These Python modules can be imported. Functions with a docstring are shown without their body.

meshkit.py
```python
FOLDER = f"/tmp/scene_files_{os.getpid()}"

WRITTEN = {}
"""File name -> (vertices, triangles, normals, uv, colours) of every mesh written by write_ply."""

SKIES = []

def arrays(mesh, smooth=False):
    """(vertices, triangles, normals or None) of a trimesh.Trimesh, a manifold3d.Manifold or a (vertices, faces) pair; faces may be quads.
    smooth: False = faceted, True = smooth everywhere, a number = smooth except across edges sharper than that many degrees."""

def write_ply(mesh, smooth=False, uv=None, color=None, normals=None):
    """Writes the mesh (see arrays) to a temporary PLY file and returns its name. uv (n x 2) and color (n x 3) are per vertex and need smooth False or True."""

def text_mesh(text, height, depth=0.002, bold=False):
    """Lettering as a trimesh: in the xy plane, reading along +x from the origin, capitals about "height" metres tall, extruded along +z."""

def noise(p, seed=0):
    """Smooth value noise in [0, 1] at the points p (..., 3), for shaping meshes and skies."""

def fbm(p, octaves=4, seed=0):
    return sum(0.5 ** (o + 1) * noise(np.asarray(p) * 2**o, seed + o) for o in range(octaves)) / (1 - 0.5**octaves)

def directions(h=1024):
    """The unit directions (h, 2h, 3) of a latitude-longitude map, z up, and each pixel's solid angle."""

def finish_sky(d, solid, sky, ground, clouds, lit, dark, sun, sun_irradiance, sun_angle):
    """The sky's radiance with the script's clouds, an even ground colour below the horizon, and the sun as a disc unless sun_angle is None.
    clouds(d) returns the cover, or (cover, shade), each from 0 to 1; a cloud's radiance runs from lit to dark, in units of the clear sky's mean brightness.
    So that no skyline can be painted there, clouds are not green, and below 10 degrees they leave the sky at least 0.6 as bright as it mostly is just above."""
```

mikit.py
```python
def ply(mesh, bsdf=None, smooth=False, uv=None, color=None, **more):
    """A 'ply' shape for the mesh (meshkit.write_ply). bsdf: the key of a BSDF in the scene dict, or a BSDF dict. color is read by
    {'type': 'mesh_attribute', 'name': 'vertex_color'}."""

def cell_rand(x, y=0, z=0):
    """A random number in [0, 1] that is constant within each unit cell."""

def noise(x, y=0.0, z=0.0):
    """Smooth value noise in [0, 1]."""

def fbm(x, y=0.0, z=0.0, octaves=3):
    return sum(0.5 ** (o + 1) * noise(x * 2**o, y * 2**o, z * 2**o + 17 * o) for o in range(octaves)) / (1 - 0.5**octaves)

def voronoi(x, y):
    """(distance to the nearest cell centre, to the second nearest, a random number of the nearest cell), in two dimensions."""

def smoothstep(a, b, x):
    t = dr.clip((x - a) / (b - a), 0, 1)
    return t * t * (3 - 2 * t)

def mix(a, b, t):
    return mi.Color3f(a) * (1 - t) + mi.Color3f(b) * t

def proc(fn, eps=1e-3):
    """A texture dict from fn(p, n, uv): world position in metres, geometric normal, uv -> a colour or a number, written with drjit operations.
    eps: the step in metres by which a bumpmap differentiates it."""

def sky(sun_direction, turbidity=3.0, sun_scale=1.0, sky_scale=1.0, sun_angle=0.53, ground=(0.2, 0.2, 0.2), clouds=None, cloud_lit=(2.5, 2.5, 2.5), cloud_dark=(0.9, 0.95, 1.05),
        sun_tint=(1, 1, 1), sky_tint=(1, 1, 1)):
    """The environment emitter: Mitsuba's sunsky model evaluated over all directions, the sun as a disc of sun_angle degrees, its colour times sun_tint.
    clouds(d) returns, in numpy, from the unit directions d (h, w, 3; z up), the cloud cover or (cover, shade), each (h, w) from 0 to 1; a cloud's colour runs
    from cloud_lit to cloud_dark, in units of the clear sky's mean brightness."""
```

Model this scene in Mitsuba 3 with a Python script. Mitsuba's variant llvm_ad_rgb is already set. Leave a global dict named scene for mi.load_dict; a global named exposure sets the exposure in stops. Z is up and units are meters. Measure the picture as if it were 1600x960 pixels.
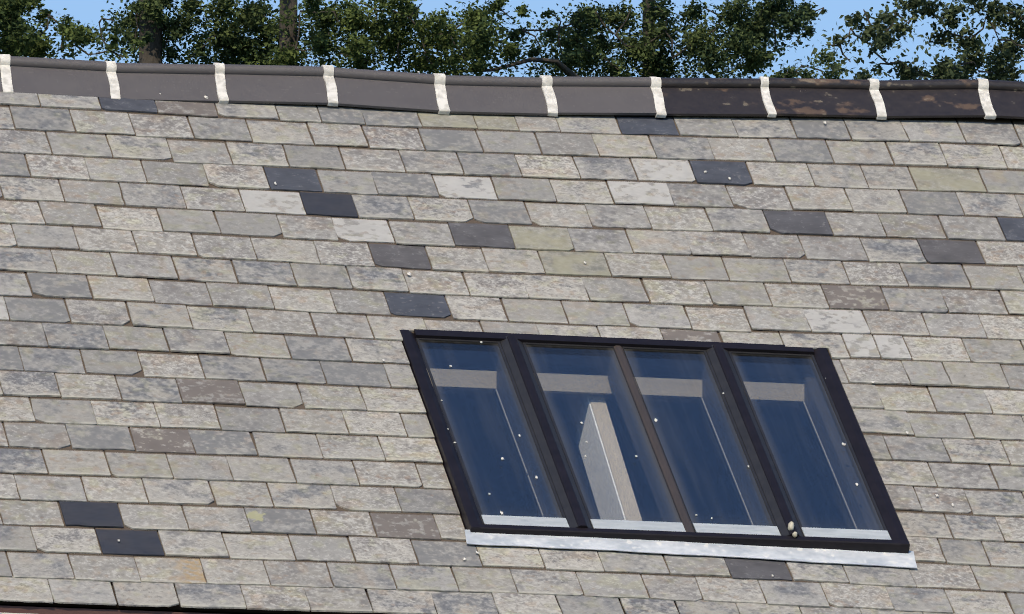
import math, random
import numpy as np
import trimesh
import mitsuba as mi
import drjit as dr
import mikit, meshkit
from mikit import proc, noise, fbm, voronoi, cell_rand, smoothstep, mix
from shapely.geometry import Polygon, box, Point, LineString
from shapely.ops import unary_union

T = mi.ScalarTransform4f
scene, labels = {'type': 'scene'}, {}

# ---------------------------------------------------------------- camera, sky, exposure
CAM = np.array([-11.3769, -46.1076, 1.6])
FWD = np.array([0.237019, 0.960575, 0.145322])
UPV = np.array([-0.042044, -0.139302, 0.989357])
scene['camera'] = {'type': 'perspective', 'fov': 5.1583, 'fov_axis': 'x', 'near_clip': 0.5, 'far_clip': 3000.0,
                   'to_world': T().look_at(origin=CAM.tolist(), target=(CAM + FWD * 40).tolist(), up=UPV.tolist())}
SUN = (-0.34, -0.71, 0.66)
scene['sky_light'] = mikit.sky(SUN, turbidity=3, sky_scale=1.6, sky_tint=(0.95, 1.0, 1.08), sun_tint=(0.97, 1.0, 1.05))
exposure = 1.3

# u of the joints of each course of slates, from the ridge down
ROWS=[ [-1.816, -1.549, -1.301, -1.036, -0.764, -0.577, -0.384, -0.13, 0.118, 0.301, 0.485, 0.757, 1.019, 1.279, 1.543, 1.789, 2.051, 2.307, 2.562],
 [-1.957, -1.691, -1.43, -1.172, -0.915, -0.644, -0.401, -0.154, 0.105, 0.365, 0.622, 0.877, 1.136, 1.41, 1.669, 1.942, 2.183, 2.453],
 [-1.824, -1.559, -1.296, -1.035, -0.787, -0.539, -0.274, -0.016, 0.24, 0.499, 0.756, 1.016, 1.269, 1.545, 1.787, 2.001, 2.319],
 [-1.945, -1.689, -1.441, -1.17, -0.904, -0.671, -0.429, -0.162, 0.099, 0.356, 0.612, 0.877, 1.143, 1.406, 1.673, 1.918, 2.174, 2.44],
 [-2.092, -1.83, -1.566, -1.299, -1.043, -0.778, -0.551, -0.304, -0.039, 0.212, 0.478, 0.742, 1.012, 1.268, 1.545, 1.783, 2.053, 2.318],
 [-1.942, -1.696, -1.433, -1.181, -0.911, -0.671, -0.425, -0.162, 0.102, 0.361, 0.621, 0.879, 1.14, 1.387, 1.661, 1.921, 2.182],
 [-2.092, -1.825, -1.574, -1.315, -1.057, -0.785, -0.546, -0.298, -0.049, 0.198, 0.487, 0.752, 1.006, 1.278, 1.54, 1.796, 2.076],
 [-1.951, -1.696, -1.429, -1.173, -0.916, -0.675, -0.433, -0.166, 0.088, 0.354, 0.618, 0.896, 1.153, 1.407, 1.668, 1.932, 2.197],
 [-2.084, -1.827, -1.562, -1.315, -1.048, -0.778, -0.545, -0.279, -0.035, 0.227, 0.495, 0.761, 1.023, 1.287, 1.547, 1.807, 2.06],
 [-2.21, -1.952, -1.691, -1.431, -1.174, -0.899, -0.651, -0.406, -0.162, 0.084, 0.346, 0.619, 0.876, 1.142, 1.415, 1.55, 1.685, 1.945],
 [-2.077, -1.819, -1.561, -1.302, -1.042, -0.782, 1.637, 1.817, 2.071],
 [-2.208, -1.946, -1.703, -1.442, -1.181, -0.925, -0.649, 1.48, 1.707, 1.954],
 [-2.323, -2.081, -1.825, -1.569, -1.303, -1.053, -0.789, 1.569, 1.831],
 [-2.215, -1.96, -1.694, -1.438, -1.168, -0.899, -0.649, 1.688, 1.944],
 [-2.356, -2.094, -1.829, -1.577, -1.314, -1.041, -0.779, 1.583, 1.853],
 [-2.222, -1.959, -1.702, -1.451, -1.188, -0.921, -0.654, 1.477, 1.692],
 [-2.368, -2.09, -1.835, -1.555, -1.314, -1.049, -0.78, 1.566, 1.787],
 [-2.468, -2.212, -1.966, -1.701, -1.443, -1.168, -0.919, -0.651, 1.493, 1.682],
 [-2.357, -2.089, -1.83, -1.565, -1.289, -1.042, -0.78, -0.513, -0.25, -0.002, 0.273, 0.533, 0.796, 1.035, 1.321, 1.592],
 [-2.483, -2.232, -1.961, -1.69, -1.428, -1.166, -0.903, -0.647, -0.401, -0.126, 0.148, 0.377, 0.642, 0.909, 1.183, 1.437, 1.701],
 [-2.345, -2.083, -1.826, -1.555, -1.292, -1.035, -0.77, -0.512, -0.246, 0.021, 0.252, 0.512, 0.779, 1.038, 1.304, 1.57] ]

rng = np.random.default_rng(11)
random.seed(11)


def ref(k):
    return {'type': 'ref', 'id': k}


COUNT = {}


def key(parent, name):
    base = f'{parent}__{name}' if parent else name
    n = COUNT.get(base, 0)
    COUNT[base] = n + 1
    return base if n == 0 else f'{base}_{n:03d}'


def add(parent, name, mesh, bsdf, smooth=False, uv=None, label=None, **lab):
    k = key(parent, name)
    scene[k] = mikit.ply(mesh, bsdf, smooth=smooth, uv=uv)
    d = dict(lab)
    if label:
        d['label'] = label
    if d:
        labels[k] = d
    return k


# ---------------------------------------------------------------- materials
def principled(name, color, rough=0.6, metallic=0.0, bump=None, spec=0.5, **kw):
    b = {'type': 'principled', 'base_color': {'type': 'rgb', 'value': list(color)} if not callable(color) else proc(color),
         'roughness': rough, 'metallic': metallic, 'specular': spec, **kw}
    if bump:
        b = {'type': 'bumpmap', 'arbitrary': proc(bump[0], bump[2]), 'scale': bump[1], 'nested': b}
    scene[name] = {'type': 'twosided', 'bsdf': b}


def slate_color(p, n, uv):
    """uv.x = 3*id + across, uv.y = 3*kind + up the slope (metres); kinds: 0 lichened, 1 charcoal, 2 grey, 3 brown, 4 olive, 5 pale, 6 ochre"""
    iid = dr.floor(uv.x / 3)
    kind = dr.floor(uv.y / 3)
    a, b = uv.x - 3 * iid - 1, uv.y - 3 * kind - 1
    r1, r2, r3, r4 = (cell_rand(iid, k, 7) for k in (1, 2, 3, 4))
    ox = iid * 1.37
    big = fbm(a * 14 + ox, b * 17, r1 * 50, 3)
    mid = fbm(a * 52 + ox, b * 62, r2 * 50 + 3, 3)
    spot = fbm(a * 95 + ox, b * 110 + 31, r4 * 40, 2)
    fine = noise(a * 190 + ox, b * 230, r3 * 50)
    streak = fbm(a * 26 + b * 9 + ox, b * 75 - a * 12, 5.5, 2)
    area = fbm(p.x * 1.1 + 7, p.y * 1.4, p.z * 1.7, 2)
    # bare stone below, crusts of lichen over it
    bare = mix((0.150, 0.160, 0.180), (0.215, 0.208, 0.205), smoothstep(0.3, 0.7, r3)) * (0.72 + 0.56 * mid)
    crust = mix((0.334, 0.333, 0.324), (0.390, 0.379, 0.350), smoothstep(0.25, 0.75, big * 0.5 + r1 * 0.5))
    crust = crust * (0.76 + 0.24 * r2) * (0.74 + 0.42 * mid) * (0.90 + 0.2 * area)
    inner = smoothstep(0.03, 0.11, b) * smoothstep(0.01, 0.07, a) * smoothstep(0.25, 0.19, a)
    cover = smoothstep(0.22, 0.60, big * 0.52 + mid * 0.34 + spot * 0.14 + (r4 - 0.5) * 0.22 + (area - 0.5) * 0.30 - inner * (0.02 + 0.16 * r2 * r2) + 0.075)
    c = mix(bare, crust, cover)
    white = smoothstep(0.48, 0.72, mid * 0.35 + spot * 0.5 + fine * 0.15 + (r1 - 0.5) * 0.10)
    c = mix(c, (0.50, 0.502, 0.485), white * (0.12 + 0.55 * r3))
    pit = smoothstep(0.54, 0.76, 1 - (streak * 0.35 + spot * 0.45 + fine * 0.2) + (r2 - 0.5) * 0.12)
    c = mix(c, (0.12, 0.118, 0.125), pit * (0.25 + 0.4 * r1))
    yel = smoothstep(0.58, 0.74, fbm(a * 19 + ox, b * 24 + 9, r3 * 30, 2) + (r4 - 0.5) * 0.16)
    c = mix(c, c * mi.Color3f(1.01, 1.015, 0.91), yel)
    pink = smoothstep(0.60, 0.76, fbm(a * 16 + ox + 40, b * 20, r2 * 30, 2) + (r3 - 0.5) * 0.14)
    c = mix(c, c * mi.Color3f(1.03, 0.965, 0.91), pink)
    rust = smoothstep(0.70, 0.80, fbm(a * 34 + ox, b * 50 + 70, r4 * 30, 2) + (r1 - 0.5) * 0.08)
    c = mix(c, (0.27, 0.17, 0.10), rust * 0.30)
    # worn pale rim of lichen along the tail
    rim = smoothstep(0.024, 0.004, b + (mid - 0.5) * 0.02) * smoothstep(0.40, 0.6, big + (r1 - 0.5) * 0.4)
    c = mix(c, (0.46, 0.455, 0.41), rim * 0.5)
    # replacement and odd slates
    dark = mix((0.066, 0.076, 0.100), (0.112, 0.108, 0.112), r1) * (0.70 + 0.6 * big) * (0.85 + 0.3 * streak)
    dark = mix(dark, (0.24, 0.24, 0.24), smoothstep(0.56, 0.74, mid * 0.5 + spot * 0.3 + big * 0.2) * 0.45)
    jet = mix((0.034, 0.041, 0.060), (0.052, 0.054, 0.066), big) * (0.85 + 0.3 * streak)
    grey = mix(c, mix((0.16, 0.168, 0.178), (0.21, 0.212, 0.215), mid), 0.45 + 0.45 * smoothstep(0.62, 0.42, big * 0.5 + mid * 0.5))
    brown = mix((0.135, 0.122, 0.118), (0.20, 0.182, 0.17), big)
    brown = mix(brown, c, smoothstep(0.50, 0.66, mid * 0.6 + big * 0.4) * 0.75)
    olive = mix(c, mix((0.24, 0.237, 0.175), (0.31, 0.305, 0.24), mid) * (0.85 + 0.3 * big), 0.45 + 0.4 * smoothstep(0.4, 0.6, big))
    pale = mix((0.375, 0.376, 0.367), (0.445, 0.445, 0.433), mid) * (0.9 + 0.2 * big)
    pale = mix(pale, c, smoothstep(0.50, 0.66, fbm(a * 30, b * 40, r1 * 20, 2)) * 0.8)
    ochre = mix(c, (0.34, 0.24, 0.12), smoothstep(0.08, 0.24, a + (big - 0.5) * 0.16) * smoothstep(0.3, 0.6, mid) * 0.8)
    out = dr.select(kind == 1, dark, c)
    out = dr.select(kind == 2, grey, out)
    out = dr.select(kind == 3, brown, out)
    out = dr.select(kind == 4, olive, out)
    out = dr.select(kind == 5, pale, out)
    out = dr.select(kind == 6, ochre, out)
    out = dr.select(kind == 7, jet, out)
    lich = smoothstep(0.042, 0.034, dr.sqrt(dr.square(a - 0.035) + dr.square(b - 0.125)) + (mid - 0.5) * 0.05)
    out = dr.select(kind == 8, mix(grey, (0.37, 0.37, 0.22), lich * 0.75), out)
    # grime and moss under the course above, with joint and tail shade painted in
    dirt_shade = smoothstep(0.185, 0.1935, b + (fine - 0.5) * 0.004)
    return mix(out, (0.105, 0.083, 0.066), dirt_shade)


def slate_bump(p, n, uv):
    return fbm(uv.x * 38, uv.y * 55, 0.0, 3) + 0.35 * noise(uv.x * 170, uv.y * 170)


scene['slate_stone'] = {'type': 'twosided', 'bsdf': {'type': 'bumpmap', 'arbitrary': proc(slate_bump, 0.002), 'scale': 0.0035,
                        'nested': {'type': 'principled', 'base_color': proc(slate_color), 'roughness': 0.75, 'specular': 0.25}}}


def ridge_grey(p, n, uv):
    m = fbm(p.x * 9, p.y * 9, p.z * 14, 3)
    s = noise(p.x * 70, p.y * 70, p.z * 70)
    c = mix((0.088, 0.083, 0.089), (0.108, 0.102, 0.106), m)
    return mix(c, (0.2, 0.19, 0.18), smoothstep(0.80, 0.92, s) * 0.15)


def ridge_old(p, n, uv):
    m = fbm(p.x * 5.5 + 3, p.y * 9, p.z * 9 + 2, 3)
    f = fbm(p.x * 26, p.y * 30, p.z * 30, 3)
    c = mix((0.020, 0.018, 0.022), (0.040, 0.034, 0.034), f)
    c = mix(c, (0.125, 0.085, 0.06), smoothstep(0.575, 0.68, m * 0.7 + f * 0.3 + 0.075 * smoothstep(1.4, 1.6, p.x) * smoothstep(2.0, 1.85, p.x) - 0.05) * (0.45 + 0.6 * f))
    return mix(c, (0.24, 0.21, 0.16), smoothstep(0.70, 0.80, f) * 0.45)


def mortar_col(p, n, uv):
    f = fbm(p.x * 40, p.y * 40, p.z * 40, 3)
    return mix((0.52, 0.51, 0.475), (0.72, 0.71, 0.675), smoothstep(0.25, 0.7, f))


principled('ridge_clay_grey', ridge_grey, 0.55, bump=(lambda p, n, uv: fbm(p.x * 60, p.y * 60, p.z * 60, 2), 0.0008, 0.002))
principled('ridge_clay_old', ridge_old, 0.42, bump=(lambda p, n, uv: fbm(p.x * 45, p.y * 45, p.z * 45, 3), 0.002, 0.002))
principled('white_mortar', mortar_col, 0.8, bump=(lambda p, n, uv: fbm(p.x * 90, p.y * 90, p.z * 90, 2), 0.0015, 0.002))


def lead_col(p, n, uv):
    f = fbm(p.x * 7, p.y * 26, p.z * 26, 3)
    g = fbm(p.x * 45, p.y * 45, p.z * 45, 2)
    c = mix((0.38, 0.43, 0.50), (0.56, 0.60, 0.66), smoothstep(0.3, 0.7, f * 0.7 + g * 0.3))
    return mix(c, (0.70, 0.70, 0.69), smoothstep(0.66, 0.78, g) * 0.6)


principled('lead', lead_col, 0.5, 0.0, bump=(lambda p, n, uv: fbm(p.x * 16, p.y * 40, p.z * 40, 2), 0.004, 0.003))
principled('strip_metal', lambda p, n, uv: mix((0.30, 0.34, 0.37), (0.48, 0.52, 0.55), fbm(p.x * 14, p.y * 60, p.z * 60, 3)), 0.45)


def frame_col(p, n, uv):
    f = fbm(p.x * 18, p.y * 18, p.z * 18, 3)
    return mix((0.006, 0.005, 0.008), (0.014, 0.011, 0.016), f)


principled('frame_black', frame_col, 0.5, spec=0.3)
principled('frame_bevel', lambda p, n, uv: mix((0.014, 0.015, 0.019), (0.026, 0.026, 0.029), fbm(p.x * 20, p.y * 20, p.z * 20, 3)), 0.5)
principled('bar_brown', lambda p, n, uv: mix((0.040, 0.034, 0.032), (0.062, 0.050, 0.046), fbm(p.x * 20, p.y * 9, p.z * 9, 3)), 0.5)
scene['window_glass'] = {'type': 'thindielectric', 'int_ior': 1.52}


def film(p, n, uv):
    """dust and rain marks on the outer sheet; uv runs from 0 to 1 across and down the pane"""
    ex = dr.minimum(uv.x, 1 - uv.x) * 0.38
    ey = dr.minimum(uv.y, 1 - uv.y) * 1.6
    e = dr.minimum(ex, ey)
    s = fbm(uv.x * 6 + p.x * 3, uv.y * 2.2, 3.0, 3)
    run = fbm(uv.x * 26 + p.x * 7, uv.y * 7, 8.0, 3)
    k = 0.012 + 0.030 * smoothstep(0.42, 0.75, s) + 0.010 * smoothstep(0.55, 0.8, run) + 0.13 * smoothstep(0.055, 0.0, e + (s - 0.5) * 0.03)
    return k + 0.05 * smoothstep(0.85, 1.0, uv.y)


scene['dusty_glass'] = {'type': 'blendbsdf', 'weight': proc(film), 'a': {'type': 'thindielectric', 'int_ior': 1.52},
                        'b': {'type': 'twosided', 'bsdf': {'type': 'diffuse', 'reflectance': {'type': 'rgb', 'value': [0.30, 0.30, 0.29]}}}}
principled('dark_timber', lambda p, n, uv: mix((0.018, 0.014, 0.012), (0.035, 0.028, 0.022), fbm(p.x * 3, p.y * 22, p.z * 22, 3)), 0.7)
principled('rafter_stain', lambda p, n, uv: mix((0.025, 0.028, 0.032), (0.045, 0.045, 0.045), fbm(p.x * 20, p.y * 5, p.z * 12, 3)), 0.6)
principled('glint_pale', (0.33, 0.34, 0.34), 0.5)
principled('beam_paint', lambda p, n, uv: mix((0.285, 0.265, 0.215), (0.345, 0.322, 0.262), fbm(p.x * 3, p.y * 40, p.z * 40, 3)), 0.6)
principled('strut_paint', lambda p, n, uv: mix((0.42, 0.395, 0.33), (0.50, 0.472, 0.40), fbm(p.x * 30, p.y * 4, p.z * 6, 3)), 0.6)
principled('strut_side', (0.78, 0.85, 0.91), 0.5)  # blue of the reflected sky is put into this paint
principled('deck_felt', (0.045, 0.036, 0.032), 0.9)
principled('wall_render', lambda p, n, uv: mix((0.68, 0.66, 0.62), (0.78, 0.765, 0.73), fbm(p.x * 2.5, p.y * 2.5, p.z * 2.5, 4)), 0.85,
           bump=(lambda p, n, uv: fbm(p.x * 25, p.y * 25, p.z * 25, 3), 0.006, 0.004))
principled('attic_dark', (0.02, 0.02, 0.022), 0.9)
principled('maroon_board', lambda p, n, uv: mix((0.055, 0.022, 0.020), (0.085, 0.04, 0.034), fbm(p.x * 3, p.y * 40, p.z * 40, 3)), 0.6)
principled('gutter_white', (0.66, 0.65, 0.62), 0.4)
principled('dropping_white', (0.62, 0.61, 0.58), 0.7)
principled('latch_cream', lambda p, n, uv: mix((0.30, 0.27, 0.17), (0.62, 0.60, 0.52), noise(p.x * 60, p.y * 60, p.z * 60)), 0.6)


def grass_col(p, n, uv):
    return mix((0.035, 0.06, 0.018), (0.07, 0.095, 0.03), fbm(p.x * 0.8, p.y * 0.8, 0.0, 4))


principled('grass_ground', grass_col, 0.95)


def bark_col(p, n, uv):
    return mix((0.030, 0.027, 0.024), (0.085, 0.075, 0.062), fbm(p.x * 30, p.y * 30, p.z * 7, 3))


principled('bark', bark_col, 0.9, bump=(lambda p, n, uv: fbm(p.x * 40, p.y * 40, p.z * 9, 3), 0.02, 0.004))


def leaf_mat(name, dark, light, seed):
    def col(p, n, uv):
        r = cell_rand(dr.floor(uv.x), seed, 2)
        q = cell_rand(dr.floor(uv.x), seed, 5)
        g = fbm(p.x * 3.5 + seed, p.y * 3.5, p.z * 3.5, 2)
        return mix(dark, light, dr.clip(0.65 * r + 0.9 * (g - 0.42), 0, 1)) * (0.7 + 0.6 * q)
    scene[name] = {'type': 'principledthin', 'base_color': proc(col), 'roughness': 0.38, 'diff_trans': 0.45, 'spec_trans': 0.0, 'eta': 1.45}


leaf_mat('leaf_a', (0.030, 0.052, 0.028), (0.175, 0.230, 0.072), 3)
leaf_mat('leaf_b', (0.028, 0.052, 0.034), (0.170, 0.220, 0.082), 8)
leaf_mat('leaf_c', (0.032, 0.050, 0.036), (0.170, 0.210, 0.098), 15)

# ---------------------------------------------------------------- roof coordinates: u along the ridge, v down the slope, n out of the roof
PITCH = math.radians(40.0)
Z0 = 8.5755
VV = np.array([0, -math.cos(PITCH), -math.sin(PITCH)])
NN = np.array([0, -math.sin(PITCH), math.cos(PITCH)])
GAUGE, VA = 0.196518, -1.454904            # course spacing; v of the lowest edge of the first course
V_EAVE = VA + 20 * GAUGE - 0.017
V_APEX = -1.726
U_MIN, U_MAX = -5.2, 6.4
HU = np.array([-2.4, -1.15, 0.1, 1.2, 2.4])
HR = np.array([0, 4, 8, 12, 16, 20]) * GAUGE + VA
HT = np.array([[-4, -10, -14, 10, 36], [3, -10, -12, 0, 17], [7, -5, -19, -9, 5], [1, 2, -4, -9, -12], [2, 9, 6, -8, -20], [9, 14, 21, 6, -10]]) / 1000.0
from scipy.interpolate import RectBivariateSpline
_h = RectBivariateSpline(HR, HU, HT, kx=3, ky=3)


def sag(u, v):
    """the old roof sags and bulges by a few centimetres"""
    return _h.ev(np.clip(v, HR[0], HR[-1]), np.clip(u, HU[0], HU[-1]))


def S(u, v, n):
    u, v, n = (np.asarray(x, float) for x in (u, v, n))
    u, v, n = np.broadcast_arrays(u, v, n)
    n = n + sag(u, v)
    return np.stack([u, VV[1] * v + NN[1] * n, Z0 + VV[2] * v + NN[2] * n], -1)


Y_APEX = float(S(0.3, V_APEX, 0.045)[1])


def mirror(pts):
    q = np.array(pts)
    q[..., 1] = 2 * Y_APEX - q[..., 1]
    return q


# skylight rectangle on the roof (patent glazing: top edge under the slates, bottom edge proud of them)
WU0, WU1, WV0, WV1 = -0.5304, 1.3271, 0.2269, 1.8700
WH0, WH1 = 0.012, 0.083


def W(u, t, n):
    """skylight coordinates: u along the ridge, t metres down from the top edge, n out of the glazing"""
    u, t, n = np.broadcast_arrays(*(np.asarray(x, float) for x in (u, t, n)))
    k = (WH1 - WH0) / (WV1 - WV0)
    v, h = WV0 + t - n * k, WH0 + t * k + n
    return np.stack([u, VV[1] * v + NN[1] * h, Z0 + VV[2] * v + NN[2] * h], -1)


WL = WV1 - WV0
BOXF = np.array([[0, 1, 3], [0, 3, 2], [4, 6, 7], [4, 7, 5], [0, 4, 5], [0, 5, 1], [2, 3, 7], [2, 7, 6], [0, 2, 6], [0, 6, 4], [1, 5, 7], [1, 7, 3]])


def fix(m):
    if m.volume < 0:
        m.invert()
    return m


def box_in(f, a, b):
    """a box given in the coordinates of f (S, W or plain)"""
    c = np.array([[x, y, z] for x in (a[0], b[0]) for y in (a[1], b[1]) for z in (a[2], b[2])], float)
    return fix(trimesh.Trimesh(f(c[:, 0], c[:, 1], c[:, 2]), BOXF, process=False))


def plain(x, y, z):
    return np.stack([x, y, z], -1)


def prism_in(f, poly, t0, t1, axis_map):
    """a shapely polygon swept from t0 to t1; axis_map(a, b, t) -> arguments of f"""
    m = trimesh.creation.extrude_polygon(poly, 1.0, engine='earcut')
    p = m.vertices
    q = axis_map(p[:, 0], p[:, 1], t0 + (t1 - t0) * p[:, 2])
    return fix(trimesh.Trimesh(f(*q), m.faces, process=False))


def join(ms):
    return trimesh.util.concatenate(ms)


def grid_solid(f, us, vs, n0, n1, hole=None):
    """a slab over a grid, with the cells inside hole left out"""
    nu, nv = len(us), len(vs)
    UU, VV_ = np.meshgrid(us, vs, indexing='ij')
    top, bot = f(UU, VV_, n1).reshape(-1, 3), f(UU, VV_, n0).reshape(-1, 3)
    keep = np.ones((nu - 1, nv - 1), bool)
    if hole:
        cu, cv = (us[:-1] + us[1:]) / 2, (vs[:-1] + vs[1:]) / 2
        keep = ~((cu[:, None] > hole[0]) & (cu[:, None] < hole[1]) & (cv[None] > hole[2]) & (cv[None] < hole[3]))
    off, faces = nu * nv, []
    idx = lambda i, j: i * nv + j
    for i, j in zip(*np.nonzero(keep)):
        a, b, c, d = idx(i, j), idx(i + 1, j), idx(i + 1, j + 1), idx(i, j + 1)
        faces += [[a, b, c], [a, c, d], [off + a, off + c, off + b], [off + a, off + d, off + c]]
        for di, dj, e in ((-1, 0, (d, a)), (1, 0, (b, c)), (0, -1, (a, b)), (0, 1, (c, d))):
            x, y = i + di, j + dj
            if not (0 <= x < nu - 1 and 0 <= y < nv - 1) or not keep[x, y]:
                faces += [[e[1], e[0], off + e[0]], [e[1], off + e[0], off + e[1]]]
    return fix(trimesh.Trimesh(np.vstack([bot, top]) if False else np.vstack([top * 0 + bot, top]), np.array(faces), process=False))


H = 'cottage'
labels[H] = {'label': 'white rendered cottage under a sagging lichen-covered slate roof with a four-pane skylight', 'category': 'house'}

# ---------------------------------------------------------------- ground and the cottage's walls
gv = np.array([[-700, -300, 0], [700, -300, 0], [700, 1500, 0], [-700, 1500, 0]], float)
add(None, 'ground', trimesh.Trimesh(gv, [[0, 1, 2], [0, 2, 3]], process=False), 'grass_ground', kind='structure')

eave = S(0.0, V_EAVE, 0.0)
YW0, YW1 = eave[1] + 0.16, 2 * Y_APEX - eave[1] - 0.16      # outer faces of front and back wall
UW0, UW1, TW = U_MIN + 0.06, U_MAX - 0.06, 0.45
zr = lambda y: Z0 + (Y_APEX - abs(y - Y_APEX) - 0) * math.tan(PITCH) - 0.16   # below the roof slab


def wall_poly():
    return None


front = box_in(plain, (UW0, YW0, -0.3), (UW1, YW0 + TW, zr(YW0) - 0.02))
back = box_in(plain, (UW0, YW1 - TW, -0.3), (UW1, YW1, zr(YW0) - 0.02))
gp = Polygon([(YW0 + TW, -0.3), (YW1 - TW, -0.3), (YW1 - TW, zr(YW0 + TW)), (Y_APEX, zr(Y_APEX)), (YW0 + TW, zr(YW0 + TW))])
gab = [prism_in(plain, gp, a, b, lambda y, z, t: (t, y, z)) for a, b in ((UW0, UW0 + TW), (UW1 - TW, UW1))]
add(H, 'wall', join([front, back] + gab), 'wall_render')
add(H, 'attic_floor', box_in(plain, (UW0 + TW, YW0 + TW, eave[2] - 0.35), (UW1 - TW, YW1 - TW, eave[2] - 0.25)), 'attic_dark')

# roof deck (boards under felt) with the opening of the skylight
us = np.unique(np.r_[np.linspace(U_MIN, U_MAX, 40), WU0 + 0.035, WU1 - 0.035])
vs = np.unique(np.r_[np.linspace(V_APEX + 0.03, V_EAVE - 0.05, 24), WV0 + 0.03, WV1 - 0.035])
deck_f = grid_solid(S, us, vs, -0.03, -0.002, (WU0 + 0.035, WU1 - 0.035, WV0 + 0.03, WV1 - 0.035))
deck_b = fix(grid_solid(lambda a, b, c: mirror(S(a, b, c)), us[::4], vs[::4], -0.03, -0.002))
ROOF = add(H, 'roof', join([deck_f, deck_b]), 'deck_felt')

# ---------------------------------------------------------------- slates
TH = 0.007
KIND = {}


def near(row, u, kind, label=None):
    KIND[(row, round(u, 3))] = (kind, label)


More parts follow.
